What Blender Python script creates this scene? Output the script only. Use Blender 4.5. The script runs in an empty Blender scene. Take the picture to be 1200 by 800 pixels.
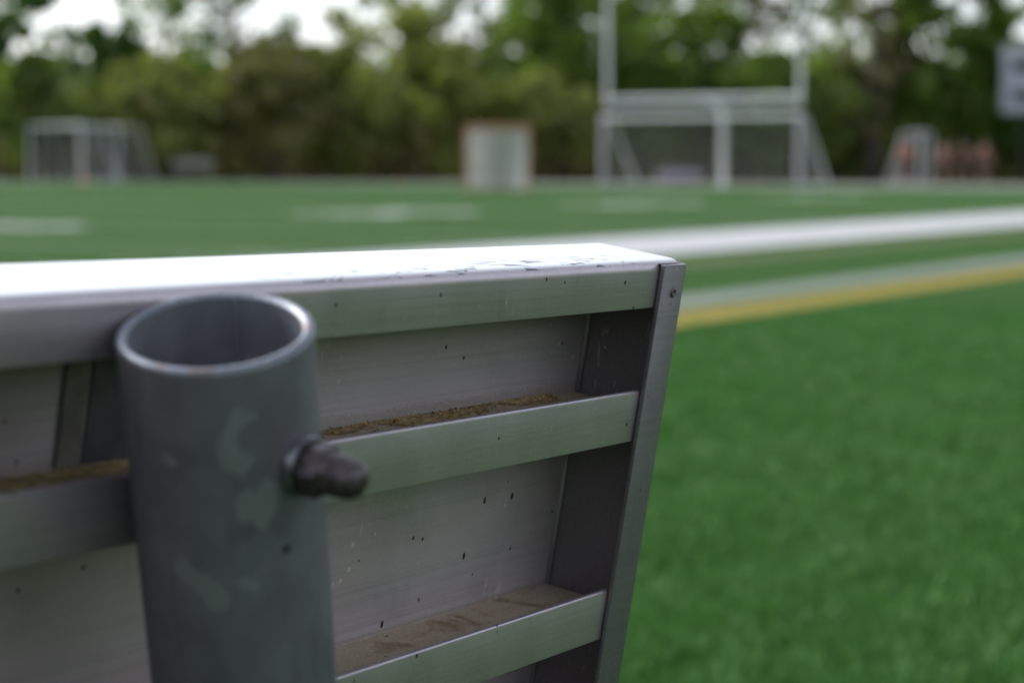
import bpy, bmesh, math, random
import numpy as np
from mathutils import Matrix, Vector
random.seed(5); RNG = np.random.default_rng(11)
SC = bpy.context.scene
C = SC.collection
PI = math.pi
R = math.radians

# ------------------------------------------------------------------ layout
CAM_H = 0.9
FPX = 2553.0                      # focal length in pixels of the 1200 px wide photograph
PITCH = math.atan(211.0 / FPX)
PHI = 0.535192437                 # heading of the sideline, clockwise from +Y
DH = Vector((math.sin(PHI), math.cos(PHI), 0))      # along the sideline, towards the far goal
NH = Vector((math.cos(PHI), -math.sin(PHI), 0))     # across the field, towards the camera side

def F(d, v, z=0.0):
    """field coordinates (along sideline, across, up) -> world"""
    return DH * d + NH * v + Vector((0, 0, z))

def at(px, depth, z=0.0):
    return Vector(((px - 600) / FPX * depth, depth, z))

# ------------------------------------------------------------------ materials
def new_mat(name):
    m = bpy.data.materials.new(name); m.use_nodes = True
    nt = m.node_tree
    return m, nt, nt.nodes['Principled BSDF']

def N(nt, t, **kw):
    n = nt.nodes.new(t)
    for k, v in kw.items():
        if k in n.inputs.keys() if hasattr(n.inputs, 'keys') else False:
            n.inputs[k].default_value = v
        else:
            setattr(n, k, v)
    return n

def L(nt, a, b): nt.links.new(a, b)

def ramp(nt, src, stops):
    r = nt.nodes.new('ShaderNodeValToRGB')
    el = r.color_ramp.elements
    while len(el) < len(stops): el.new(0.5)
    for e, (p, c) in zip(el, stops):
        e.position = p; e.color = c if len(c) == 4 else (*c, 1)
    L(nt, src, r.inputs['Fac']); return r

def noise(nt, vec, scale, detail=4, rough=.55, dist=0):
    n = nt.nodes.new('ShaderNodeTexNoise')
    n.inputs['Scale'].default_value = scale; n.inputs['Detail'].default_value = detail
    n.inputs['Roughness'].default_value = rough; n.inputs['Distortion'].default_value = dist
    if vec is not None: L(nt, vec, n.inputs['Vector'])
    return n

def mapping(nt, vec, scale=(1, 1, 1), loc=(0, 0, 0), rot=(0, 0, 0)):
    n = nt.nodes.new('ShaderNodeMapping')
    n.inputs['Scale'].default_value = scale; n.inputs['Location'].default_value = loc
    n.inputs['Rotation'].default_value = rot
    L(nt, vec, n.inputs['Vector']); return n.outputs['Vector']

def mix(nt, fac, a, b, mode='MIX'):
    n = nt.nodes.new('ShaderNodeMixRGB'); n.blend_type = mode
    for s, v in zip(('Fac', 'Color1', 'Color2'), (fac, a, b)):
        if isinstance(v, (int, float)): n.inputs[s].default_value = v
        elif isinstance(v, tuple): n.inputs[s].default_value = (*v, 1) if len(v) == 3 else v
        else: L(nt, v, n.inputs[s])
    return n.outputs['Color']

def math_(nt, op, a, b=None, clamp=False):
    n = nt.nodes.new('ShaderNodeMath'); n.operation = op; n.use_clamp = clamp
    for i, v in enumerate((a, b)):
        if v is None: continue
        if isinstance(v, (int, float)): n.inputs[i].default_value = v
        else: L(nt, v, n.inputs[i])
    return n.outputs[0]

def smooth(nt, v, lo, hi):
    n = nt.nodes.new('ShaderNodeMapRange'); n.interpolation_type = 'SMOOTHSTEP'
    n.inputs['From Min'].default_value = lo; n.inputs['From Max'].default_value = hi
    L(nt, v, n.inputs['Value']); return n.outputs['Result']

def bump(nt, bsdf, h, strength=.2, dist=.002):
    b = nt.nodes.new('ShaderNodeBump'); b.inputs['Strength'].default_value = strength
    b.inputs['Distance'].default_value = dist
    L(nt, h, b.inputs['Height']); L(nt, b.outputs['Normal'], bsdf.inputs['Normal'])

def specks(nt, vec, scale, keep, radius, seed=0.0):
    """sparse dots: 1 inside a dot. keep = share of voronoi cells that carry one"""
    v = nt.nodes.new('ShaderNodeTexVoronoi'); v.inputs['Scale'].default_value = scale
    L(nt, mapping(nt, vec, loc=(seed, seed * .7, seed * .3)), v.inputs['Vector'])
    sep = nt.nodes.new('ShaderNodeSeparateColor'); L(nt, v.outputs['Color'], sep.inputs['Color'])
    on = math_(nt, 'LESS_THAN', sep.outputs[0], keep)
    rad = math_(nt, 'MULTIPLY', sep.outputs[1], radius)
    d = math_(nt, 'LESS_THAN', v.outputs['Distance'], rad)
    return math_(nt, 'MULTIPLY', on, d)

def aluminium(name, dirt=False, base=(.55, .482, .512), rough=.40, metal=.78):
    m, nt, b = new_mat(name)
    tc = nt.nodes.new('ShaderNodeTexCoord').outputs['Object']
    streak = noise(nt, mapping(nt, tc, (6, 300, 300)), 1.5, 5).outputs['Fac']
    blot = noise(nt, tc, 22, 6, .6, .4).outputs['Fac']
    fine = noise(nt, tc, 420, 3, .7).outputs['Fac']
    dull = mix(nt, smooth(nt, blot, .3, .72), tuple(.92 * c for c in base), tuple(1.06 * c for c in base))
    dull = mix(nt, math_(nt, 'MULTIPLY', smooth(nt, streak, .35, .7), .35), dull, tuple(.72 * c for c in base))
    dull = mix(nt, math_(nt, 'MULTIPLY', smooth(nt, fine, .45, .8), .35), dull, tuple(1.35 * c for c in base))
    ext = noise(nt, mapping(nt, tc, (.4, 700, 700)), 1.0, 2, .5).outputs['Fac']
    dull = mix(nt, math_(nt, 'MULTIPLY', smooth(nt, ext, .55, .68), .30), dull, tuple(.55 * c for c in base))
    grime = noise(nt, mapping(nt, tc, (60, 60, 12), (2, 2, 2)), 1.0, 4, .65).outputs['Fac']
    dull = mix(nt, math_(nt, 'MULTIPLY', smooth(nt, grime, .56, .80), .22), dull, (.20, .175, .155))
    # pale water spots and run marks, black specks
    runs = noise(nt, mapping(nt, tc, (190, 190, 42)), 1.0, 3, .6).outputs['Fac']
    zone = smooth(nt, noise(nt, mapping(nt, tc, (1, 1, 1), (3, 1, 2)), 13, 2).outputs['Fac'], .48, .66)
    pale = math_(nt, 'MULTIPLY', math_(nt, 'MULTIPLY', smooth(nt, runs, .64, .72), zone), .55)
    col = mix(nt, pale, dull, (.62, .63, .60))
    pale2 = specks(nt, tc, 170, .22, .26, 4.0)
    col = mix(nt, math_(nt, 'MULTIPLY', math_(nt, 'MULTIPLY', pale2, zone), .7), col, (.66, .66, .62))
    dk = specks(nt, mapping(nt, tc, (1, 1, .65)), 75, .13, .105, 1.0)
    dk2 = specks(nt, tc, 230, .05, .24, 9.0)
    dark = math_(nt, 'MAXIMUM', dk, math_(nt, 'MULTIPLY', dk2, .8))
    col = mix(nt, dark, col, (.012, .011, .010))
    metal_s = math_(nt, 'MULTIPLY', math_(nt, 'SUBTRACT', 1.0, math_(nt, 'MAXIMUM', dark, pale)), metal)
    ro = math_(nt, 'ADD', math_(nt, 'MULTIPLY', blot, .08), rough - .04)
    if dirt:
        sep = nt.nodes.new('ShaderNodeSeparateXYZ'); L(nt, tc, sep.inputs[0])
        x, y, z = sep.outputs
        n1 = noise(nt, tc, 130, 5, .7).outputs['Fac']; n2 = noise(nt, mapping(nt, tc, (14, 60, 60)), 1, 4, .6).outputs['Fac']
        geo = nt.nodes.new('ShaderNodeNewGeometry')
        vt = nt.nodes.new('ShaderNodeVectorTransform'); vt.vector_type = 'NORMAL'; vt.convert_from = 'WORLD'; vt.convert_to = 'OBJECT'
        L(nt, geo.outputs['True Normal'], vt.inputs[0])
        sn = nt.nodes.new('ShaderNodeSeparateXYZ'); L(nt, vt.outputs[0], sn.inputs[0])
        upf = smooth(nt, sn.outputs[2], .6, .9)
        below = math_(nt, 'MULTIPLY', math_(nt, 'LESS_THAN', z, -.03), math_(nt, 'LESS_THAN', y, -.0032))
        shelf = math_(nt, 'MULTIPLY', upf, below)
        tan = mix(nt, smooth(nt, n2, .48, .72), (.74, .60, .48), (.52, .37, .24))
        tan = mix(nt, smooth(nt, n1, .5, .75), tan, (.60, .52, .44))
        stain = noise(nt, mapping(nt, tc, (1, 1, 1), (5, 2, 0)), 48, 3, .6, .5).outputs['Fac']
        tan = mix(nt, math_(nt, 'MULTIPLY', smooth(nt, stain, .50, .70), .8), tan, (.19, .11, .045))
        col = mix(nt, math_(nt, 'MULTIPLY', shelf, .93), col, tan)
        # brown splash that creeps up the wall over each shelf
        def creep(zs, hgt, amt):
            up_ = math_(nt, 'SUBTRACT', z, zs)
            lim = math_(nt, 'MULTIPLY', math_(nt, 'ADD', math_(nt, 'MULTIPLY', n1, 1.3), math_(nt, 'MULTIPLY', n2, .5)), hgt)
            inside = smooth(nt, math_(nt, 'SUBTRACT', lim, up_), 0.0, .0022)
            on = math_(nt, 'MULTIPLY', inside, math_(nt, 'GREATER_THAN', up_, -.0008))
            inn = math_(nt, 'LESS_THAN', y, -.012)
            return math_(nt, 'MULTIPLY', math_(nt, 'MULTIPLY', on, inn), amt)
        n3 = noise(nt, tc, 620, 3, .8).outputs['Fac']
        n1w = math_(nt, 'SUBTRACT', math_(nt, 'MULTIPLY', n3, 2.4), .45); n1, n1o = math_(nt, 'ADD', math_(nt, 'MULTIPLY', n1w, .7), math_(nt, 'MULTIPLY', n2, .3)), n1
        c1 = creep(-.0775, .0062, .6); c2 = creep(-.1824, .0032, .6)
        dm = math_(nt, 'MAXIMUM', c1, c2)
        n1 = n1o
        brown = mix(nt, smooth(nt, n3, .42, .68), (.15, .105, .045), (.38, .29, .16))
        col = mix(nt, dm, col, brown)
        # thin grey film of dust low on the inner wall
        wall = math_(nt, 'MULTIPLY', math_(nt, 'LESS_THAN', y, -.04), math_(nt, 'SUBTRACT', 1.0, upf))
        dust = math_(nt, 'MULTIPLY', math_(nt, 'MULTIPLY', wall, smooth(nt, blot, .0, .64)), .52)
        warm = smooth(nt, noise(nt, mapping(nt, tc, (8, 30, 16), (4, 1, 2)), 1, 4, .6).outputs['Fac'], .35, .7)
        col = mix(nt, dust, col, mix(nt, warm, (.38, .355, .33), (.30, .245, .195)))
        col = mix(nt, math_(nt, 'MULTIPLY', math_(nt, 'MULTIPLY', math_(nt, 'MAXIMUM', pale2, pale), zone), math_(nt, 'MULTIPLY', wall, .75)), col, (.62, .60, .54))
        col = mix(nt, dark, col, (.012, .011, .010))
        dm2 = math_(nt, 'MAXIMUM', math_(nt, 'MAXIMUM', dm, shelf), dust)
        metal_s = math_(nt, 'MULTIPLY', metal_s, math_(nt, 'SUBTRACT', 1.0, math_(nt, 'MULTIPLY', dm2, .95)))
        ro = math_(nt, 'ADD', ro, math_(nt, 'MULTIPLY', dm2, .4), True)
        top_glare = smooth(nt, z, .0007, .0020)
        col = mix(nt, top_glare, col, (.90, .90, .88)); ro = math_(nt, 'SUBTRACT', ro, math_(nt, 'MULTIPLY', top_glare, .06))  # blown-out sky glare painted into the top face as near-white colour
        # scuffs and dried rain film along the back of the top edge
        ed = math_(nt, 'MULTIPLY', smooth(nt, y, -.022, -.012), math_(nt, 'GREATER_THAN', z, .0004))
        zx = math_(nt, 'MULTIPLY', smooth(nt, x, .035, .06), math_(nt, 'SUBTRACT', 1.0, smooth(nt, x, .26, .42)))
        sc = noise(nt, mapping(nt, tc, (44, 230, 60), (1.7, .4, 0)), 1, 4, .62, .6).outputs['Fac']
        scuff = math_(nt, 'MULTIPLY', math_(nt, 'MULTIPLY', ed, zx), smooth(nt, sc, .565, .60))
        col = mix(nt, math_(nt, 'MULTIPLY', scuff, .92), col, (.11, .11, .12))
        metal_s = math_(nt, 'MULTIPLY', metal_s, math_(nt, 'SUBTRACT', 1.0, math_(nt, 'MULTIPLY', scuff, .6)))
        hgt = math_(nt, 'SUBTRACT', math_(nt, 'MULTIPLY', n1, math_(nt, 'ADD', dm, .06)), math_(nt, 'MULTIPLY', scuff, .6))
        bump(nt, b, hgt, .5, .0015)
    else:
        bump(nt, b, math_(nt, 'ADD', fine, streak), .08, .0006)
    L(nt, col, b.inputs['Base Color']); L(nt, metal_s, b.inputs['Metallic']); L(nt, ro, b.inputs['Roughness'])
    return m

def galvanised(name):
    m, nt, b = new_mat(name)
    tc = nt.nodes.new('ShaderNodeTexCoord').outputs['Object']
    big = noise(nt, mapping(nt, tc, (1, 1, .7)), 26, 4, .5, .6).outputs['Fac']
    med = noise(nt, mapping(nt, tc, (1, 1, .55), (2, 7, 1)), 48, 2, .45, .7).outputs['Fac']
    fine = noise(nt, tc, 500, 3, .7).outputs['Fac']
    col = mix(nt, smooth(nt, big, .32, .70), (.132, .118, .146), (.196, .180, .214))
    spat = smooth(nt, med, .615, .66)
    # individual smears of zinc: (angle on pipe handled in object space x,z ; half sizes)
    sep = nt.nodes.new('ShaderNodeSeparateXYZ'); L(nt, tc, sep.inputs[0])
    front = math_(nt, 'LESS_THAN', sep.outputs[1], 0.0)
    wob = math_(nt, 'MULTIPLY', math_(nt, 'SUBTRACT', noise(nt, tc, 90, 2).outputs['Fac'], .5), 1.4)
    def blob(cx, cz, rx, rz, ang, hollow=None):
        ca, sa = math.cos(ang), math.sin(ang)
        dx = math_(nt, 'SUBTRACT', sep.outputs[0], cx); dz = math_(nt, 'SUBTRACT', sep.outputs[2], cz)
        u = math_(nt, 'ADD', math_(nt, 'MULTIPLY', dx, ca / rx), math_(nt, 'MULTIPLY', dz, sa / rx))
        w = math_(nt, 'ADD', math_(nt, 'MULTIPLY', dx, -sa / rz), math_(nt, 'MULTIPLY', dz, ca / rz))
        rr = math_(nt, 'SQRT', math_(nt, 'ADD', math_(nt, 'MULTIPLY', u, u), math_(nt, 'MULTIPLY', w, w)))
        rr = math_(nt, 'ADD', rr, wob)
        v = math_(nt, 'SUBTRACT', 1.0, smooth(nt, rr, .85, 1.12))
        if hollow:
            hx, hz, hr = hollow
            ddx = math_(nt, 'SUBTRACT', dx, hx); ddz = math_(nt, 'SUBTRACT', dz, hz)
            q = math_(nt, 'SQRT', math_(nt, 'ADD', math_(nt, 'MULTIPLY', ddx, ddx), math_(nt, 'MULTIPLY', ddz, ddz)))
            v = math_(nt, 'MULTIPLY', v, smooth(nt, q, hr * .9, hr * 1.25))
        return v
    bl = blob(.0045, -.0275, .0068, .0125, -.2, (.0062, .0015, .0062))
    for args in ((.0055, -.0510, .0034, .0066, 0), (-.0140, -.0790, .0135, .0055, -.75, (-.006, -.010, .0085)),
                 (.003, -.0800, .0045, .002, -.5), (.0115, -.052, .004, .010, -.25), (-.0190, -.0330, .0022, .0026, .1)):
        bl = math_(nt, 'MAXIMUM', bl, blob(*args))
    bl = math_(nt, 'MULTIPLY', bl, front)
    pat = math_(nt, 'MAXIMUM', math_(nt, 'MULTIPLY', spat, .22), bl)
    col = mix(nt, math_(nt, 'MULTIPLY', pat, .42), col, (.34, .35, .345))
    spot = math_(nt, 'MULTIPLY', blob(.0175, -.0705, .0016, .0014, 0), front)
    dots = specks(nt, tc, 90, .05, .16, 2.0)
    dk = math_(nt, 'MAXIMUM', spot, math_(nt, 'MULTIPLY', dots, .5))
    col = mix(nt, dk, col, (.018, .018, .018))
    col = mix(nt, math_(nt, 'MULTIPLY', smooth(nt, fine, .5, .8), .25), col, (.27, .275, .27))
    vo = nt.nodes.new('ShaderNodeTexVoronoi'); vo.inputs['Scale'].default_value = 135; L(nt, mapping(nt, tc, (1, 1, .7)), vo.inputs['Vector'])
    sv = nt.nodes.new('ShaderNodeSeparateColor'); L(nt, vo.outputs['Color'], sv.inputs['Color'])
    col = mix(nt, math_(nt, 'MULTIPLY', sv.outputs[0], .30), col, (.235, .225, .245))
    drip = noise(nt, mapping(nt, tc, (150, 150, 9)), 1, 4, .6).outputs['Fac']
    col = mix(nt, math_(nt, 'MULTIPLY', smooth(nt, drip, .54, .70), .35), col, (.085, .08, .08))
    scr = noise(nt, mapping(nt, tc, (30, 30, 900), rot=(0, .5, 0)), 1, 2, .5).outputs['Fac']
    col = mix(nt, math_(nt, 'MULTIPLY', smooth(nt, scr, .70, .74), .4), col, (.36, .35, .36))
    L(nt, col, b.inputs['Base Color'])
    b.inputs['Metallic'].default_value = .35
    L(nt, math_(nt, 'ADD', math_(nt, 'MULTIPLY', big, .2), .40), b.inputs['Roughness'])
    bump(nt, b, math_(nt, 'ADD', math_(nt, 'MULTIPLY', pat, .6), math_(nt, 'MULTIPLY', fine, .5)), .12, .0008)
    return m

def simple(name, col, rough=.6, metal=0.0, var=.25, scale=8.0, bumpy=0.0):
    m, nt, b = new_mat(name)
    tc = nt.nodes.new('ShaderNodeTexCoord').outputs['Object']
    n = noise(nt, tc, scale, 5, .6).outputs['Fac']
    c = mix(nt, smooth(nt, n, .25, .75), tuple(x * (1 - var) for x in col), tuple(min(1, x * (1 + var)) for x in col))
    L(nt, c, b.inputs['Base Color'])
    b.inputs['Roughness'].default_value = rough; b.inputs['Metallic'].default_value = metal
    if bumpy: bump(nt, b, n, bumpy, .01)
    return m

def leaf_mat(name, c1, c2):
    m, nt, b = new_mat(name)
    geo = nt.nodes.new('ShaderNodeNewGeometry')
    c = mix(nt, geo.outputs['Random Per Island'], c1, c2)
    L(nt, c, b.inputs['Base Color']); b.inputs['Roughness'].default_value = .55
    tr = nt.nodes.new('ShaderNodeBsdfTranslucent'); L(nt, mix(nt, 1.0, c, (1.3, 1.5, .6), 'MULTIPLY'), tr.inputs['Color'])
    ms = nt.nodes.new('ShaderNodeMixShader'); ms.inputs[0].default_value = .45
    L(nt, b.outputs[0], ms.inputs[1]); L(nt, tr.outputs[0], ms.inputs[2])
    L(nt, ms.outputs[0], nt.nodes['Material Output'].inputs['Surface'])
    return m

def turf_mat(name, c1, c2, c3, fine=True):
    m, nt, b = new_mat(name)
    geo = nt.nodes.new('ShaderNodeNewGeometry').outputs['Position']
    big = noise(nt, geo, .55, 3, .55).outputs['Fac']
    mid = noise(nt, geo, 4.2, 5, .66, .5).outputs['Fac']
    tuft = noise(nt, geo, 30, 4, .7).outputs['Fac']
    blade = noise(nt, mapping(nt, geo, (260, 140, 1), rot=(0, 0, .6)), 1, 3, .7).outputs['Fac']
    c = mix(nt, smooth(nt, mid, .36, .64), c1, c2)
    c = mix(nt, math_(nt, 'MULTIPLY', smooth(nt, big, .35, .7), .45), c, c3)
    c = mix(nt, math_(nt, 'MULTIPLY', smooth(nt, tuft, .42, .75), .55), c, tuple(1.5 * x for x in c2))
    c = mix(nt, math_(nt, 'MULTIPLY', smooth(nt, blade, .5, .3), .6), c, tuple(.5 * x for x in c1))
    L(nt, c, b.inputs['Base Color']); b.inputs['Roughness'].default_value = .7
    b.inputs['Specular IOR Level'].default_value = .02
    bump(nt, b, math_(nt, 'ADD', tuft, blade), .7, .02)
    return m

def paint_mat(name, col, worn, wear=.45, scale=9):
    m, nt, b = new_mat(name)
    geo = nt.nodes.new('ShaderNodeNewGeometry').outputs['Position']
    n = noise(nt, geo, scale, 6, .65).outputs['Fac']; f = noise(nt, geo, 120, 3, .7).outputs['Fac']
    big = noise(nt, geo, 1.3, 3, .6).outputs['Fac']
    w = math_(nt, 'MULTIPLY', smooth(nt, math_(nt, 'ADD', math_(nt, 'MULTIPLY', n, .6), math_(nt, 'MULTIPLY', big, .4)), .38, .66), wear)
    w = math_(nt, 'ADD', w, math_(nt, 'MULTIPLY', smooth(nt, f, .5, .8), wear * .5), True)
    L(nt, mix(nt, w, col, worn), b.inputs['Base Color']); b.inputs['Roughness'].default_value = .75; b.inputs['Specular IOR Level'].default_value = .12
    bump(nt, b, f, .5, .01)
    return m

# ------------------------------------------------------------------ object helpers
def link_mesh(name, verts, faces, mat, parent=None, smooth_=False):
    me = bpy.data.meshes.new(name); me.from_pydata([tuple(v) for v in verts], [], faces); me.update()
    if mat: me.materials.append(mat)
    o = bpy.data.objects.new(name, me); C.objects.link(o)
    if parent: o.parent = parent
    if smooth_:
        for p in me.polygons: p.use_smooth = True
    return o

def link_bm(name, bm, mat, parent=None, smooth_=False, autosmooth=None):
    bmesh.ops.recalc_face_normals(bm, faces=bm.faces)
    me = bpy.data.meshes.new(name); bm.to_mesh(me); bm.free()
    if mat: me.materials.append(mat)
    o = bpy.data.objects.new(name, me); C.objects.link(o)
    if parent: o.parent = parent
    if smooth_ or autosmooth:
        for p in me.polygons: p.use_smooth = True
        if autosmooth: me.set_sharp_from_angle(angle=autosmooth)
    return o

def tag(o, label=None, cat=None, group=None, kind=None):
    if label: o['label'] = label
    if cat: o['category'] = cat
    if group: o['group'] = group
    if kind: o['kind'] = kind
    return o

def empty(name, loc, rz=0.0):
    o = bpy.data.objects.new(name, None); C.objects.link(o); o.location = loc
    o.rotation_euler = (0, 0, rz); o.empty_display_size = .2
    return o

def box(bm, x0, x1, y0, y1, z0, z1, M=None, bev=0.0):
    vs = [Vector((x, y, z)) for x in (x0, x1) for y in (y0, y1) for z in (z0, z1)]
    if M is not None: vs = [M @ v for v in vs]
    v = [bm.verts.new(p) for p in vs]
    fs = [bm.faces.new([v[i] for i in q]) for q in ((0, 1, 3, 2), (4, 6, 7, 5), (0, 4, 5, 1), (2, 3, 7, 6), (0, 2, 6, 4), (1, 5, 7, 3))]
    if bev:
        es = list({e for f in fs for e in f.edges})
        bmesh.ops.bevel(bm, geom=es, offset=bev, segments=2, affect='EDGES')

def tube(bm, pts, rads, n=10, caps=True):
    """swept tube through points with a radius per point"""
    pts = [Vector(p) for p in pts]
    if isinstance(rads, (int, float)): rads = [rads] * len(pts)
    rings = []
    t0 = (pts[1] - pts[0]).normalized()
    ref = Vector((0, 0, 1)) if abs(t0.z) < .9 else Vector((1, 0, 0))
    a = t0.cross(ref).normalized()
    for i, p in enumerate(pts):
        if i == 0: t = t0
        elif i == len(pts) - 1: t = (pts[i] - pts[i - 1]).normalized()
        else: t = ((pts[i + 1] - pts[i]).normalized() + (pts[i] - pts[i - 1]).normalized()).normalized()
        a = (a - t * a.dot(t)).normalized(); b = t.cross(a)
        rings.append([bm.verts.new(p + (a * math.cos(2 * PI * k / n) + b * math.sin(2 * PI * k / n)) * rads[i]) for k in range(n)])
    for r0, r1 in zip(rings, rings[1:]):
        for k in range(n):
            bm.faces.new((r0[k], r0[(k + 1) % n], r1[(k + 1) % n], r1[k]))
    if caps:
        bm.faces.new(rings[0][::-1]); bm.faces.new(rings[-1])

def lathe(bm, prof, M, n=48, close=True):
    """revolve (r, z) profile about z, placed by M"""
    rings = []
    for r, z in prof:
        if r < 1e-6: rings.append([bm.verts.new(M @ Vector((0, 0, z)))])
        else: rings.append([bm.verts.new(M @ Vector((r * math.cos(2 * PI * k / n), r * math.sin(2 * PI * k / n), z))) for k in range(n)])
    for a, b in zip(rings, rings[1:]):
        for k in range(n):
            q = [a[k % len(a)], a[(k + 1) % len(a)], b[(k + 1) % len(b)], b[k % len(b)]]
            u = []
            for v in q:
                if v not in u: u.append(v)
            if len(u) >= 3: bm.faces.new(u)

def fillet(poly):
    """poly: list of (y, z, radius) -> list of (y, z) with rounded corners"""
    out = []; n = len(poly)
    for i in range(n):
        p0 = Vector(poly[i - 1][:2]); p1 = Vector(poly[i][:2]); p2 = Vector(poly[(i + 1) % n][:2]); r = poly[i][2]
        if r <= 0: out.append(tuple(p1)); continue
        a = (p0 - p1).normalized(); b = (p2 - p1).normalized()
        ang = a.angle(b); dd = r / math.tan(ang / 2)
        q0 = p1 + a * dd; q1 = p1 + b * dd
        ctr = p1 + (a + b).normalized() * (r / math.sin(ang / 2))
        a0 = math.atan2(q0.y - ctr.y, q0.x - ctr.x); a1 = math.atan2(q1.y - ctr.y, q1.x - ctr.x)
        da = (a1 - a0 + PI) % (2 * PI) - PI
        k = 6 if r > .002 else 3
        for j in range(k + 1):
            t = a0 + da * j / k
            out.append((ctr.x + r * math.cos(t), ctr.y + r * math.sin(t)))
    return out

def prism(bm, prof, x0, x1, segs=1):
    xs = [x0 + (x1 - x0) * i / segs for i in range(segs + 1)]
    rings = [[bm.verts.new((x, y, z)) for y, z in prof] for x in xs]
    n = len(prof)
    for a, b in zip(rings, rings[1:]):
        for k in range(n): bm.faces.new((a[k], a[(k + 1) % n], b[(k + 1) % n], b[k]))
    bm.faces.new(rings[0]); bm.faces.new(rings[-1][::-1])

# ------------------------------------------------------------------ world, sun, camera
SUN_EL, SUN_AZ = R(38), R(-58)          # azimuth from +Y, clockwise positive
w = bpy.data.worlds.new('World'); SC.world = w; w.use_nodes = True
nt = w.node_tree; bg = nt.nodes['Background']
sky = nt.nodes.new('ShaderNodeTexSky'); sky.sky_type = 'NISHITA'; sky.sun_disc = False
sky.sun_elevation = SUN_EL; sky.sun_rotation = SUN_AZ
sky.air_density = 1.0; sky.dust_density = 2.0; sky.ozone_density = 1.0; sky.altitude = 50
hs = nt.nodes.new('ShaderNodeHueSaturation'); hs.inputs['Saturation'].default_value = .30
L(nt, sky.outputs['Color'], hs.inputs['Color']); L(nt, mix(nt, 1.0, hs.outputs['Color'], (.955, .985, 1.04), 'MULTIPLY'), bg.inputs['Color'])
bg.inputs['Strength'].default_value = .15
ld = bpy.data.lights.new('sun', 'SUN'); ld.energy = 1.4; ld.angle = R(40); ld.color = (1, .97, .92)
lo = bpy.data.objects.new('sun', ld); C.objects.link(lo)
sd = Vector((math.sin(SUN_AZ) * math.cos(SUN_EL), math.cos(SUN_AZ) * math.cos(SUN_EL), math.sin(SUN_EL)))
lo.rotation_euler = sd.to_track_quat('Z', 'Y').to_euler(); lo.location = sd * 60

cd = bpy.data.cameras.new('camera'); cam = bpy.data.objects.new('camera', cd); C.objects.link(cam)
cd.sensor_width = 23.5; cd.lens = FPX / 1200 * 23.5; cd.clip_end = 2000; cd.clip_start = .05
cam.location = (0, 0, CAM_H); cam.rotation_euler = (PI / 2 - PITCH, 0, 0)
cd.dof.use_dof = True; cd.dof.focus_distance = 1.03; cd.dof.aperture_fstop = 5.2
SC.camera = cam
SC.view_settings.view_transform = 'Standard'; SC.view_settings.look = 'None'
SC.view_settings.exposure = 0.85; SC.view_settings.gamma = 1.0
SC.render.film_transparent = False

# ------------------------------------------------------------------ the ground
TURF_END = 72.0
def sheet(name, pts, z, mat, label, kind='structure'):
    o = link_mesh(name, [F(d, v, z) for d, v in pts], [tuple(range(len(pts)))], mat)
    me = o.data
    if me.polygons[0].normal.z < 0: me.flip_normals()
    return tag(o, label, None, None, kind)

grass_m = turf_mat('rough_grass', (.030, .045, .014), (.055, .065, .024), (.07, .06, .035))
turf_m = turf_mat('field_turf', (.027, .084, .013), (.046, .116, .023), (.062, .124, .026))
turf2_m = turf_mat('field_turf_far', (.030, .082, .018), (.050, .112, .028), (.044, .100, .030))
link = sheet('ground', [(-300, -300), (-300, 300), (400, 300), (400, -300)], 0, grass_m, 'rough grass and bare earth around the sports field')
track_m = simple('track', (.21, .18, .18), .85, 0, .15, 2.0)
sheet('running_track', [(TURF_END, -140), (TURF_END, 90), (TURF_END + 9.5, 90), (TURF_END + 9.5, -140)], .004, track_m, 'greyish red running track beyond the green turf')
sheet('turf_field', [(-60, -120), (-60, 60), (TURF_END, 60), (TURF_END, -120)], .008, turf_m, 'green artificial turf of the sports field')
Z1 = .012
white_m = paint_mat('white_paint', (.50, .49, .50), (.32, .35, .32), .5)
faded_m = paint_mat('faded_white_paint', (.205, .228, .192), (.10, .16, .09), .6)
yellow_m = paint_mat('yellow_paint', (.26, .205, .03), (.16, .15, .024), .6)
tan_m = paint_mat('faded_tan_paint', (.12, .12, .05), (.05, .11, .03), .8, 4)
def line(name, v0, v1, mat, label, d0=-30, d1=TURF_END - .6, z=Z1):
    return sheet(name, [(d0, v0), (d0, v1), (d1, v1), (d1, v0)], z, mat, label)
line('yellow_line', -5.70, -5.22, yellow_m, 'yellow painted line on the near turf')
line('faded_white_line', -6.40, -5.86, faded_m, 'faded white painted line beside the yellow one')
line('faded_tan_line', -8.60, -8.10, tan_m, 'faded tan painted line along the white border')
line('white_border', -12.0, -9.35, white_m, 'broad white painted border of the football field', d1=68.4)
GOAL_LINE = 58.7
num_m = paint_mat('numeral_paint', (.80, .80, .78), (.5, .55, .48), .4)
yd = paint_mat('yard_line_paint', (.50, .53, .48), (.22, .30, .20), .5)
bm = bmesh.new()
def rect(bm, d0, d1, v0, v1, z=Z1):
    v = [bm.verts.new(F(*p, z)) for p in ((d0, v0), (d1, v0), (d1, v1), (d0, v1))]; bm.faces.new(v)
for k in range(0, 17):
    d = GOAL_LINE - 4.572 * k
    rect(bm, d - .06, d + .06, -60.5, -12.36)
for k in range(0, 76):                       # hash ticks in from the sideline
    d = GOAL_LINE - .9144 * k
    if k % 5: rect(bm, d - .05, d + .05, -13.0, -12.37)
rect(bm, 68.4, 70.0, -62, -8.95)             # end line border
rect(bm, -30, 68.39, -62, -60.51)            # far sideline
tag(link_bm('yard_lines', bm, yd), 'thin white yard lines across the far turf', kind='structure')
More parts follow.
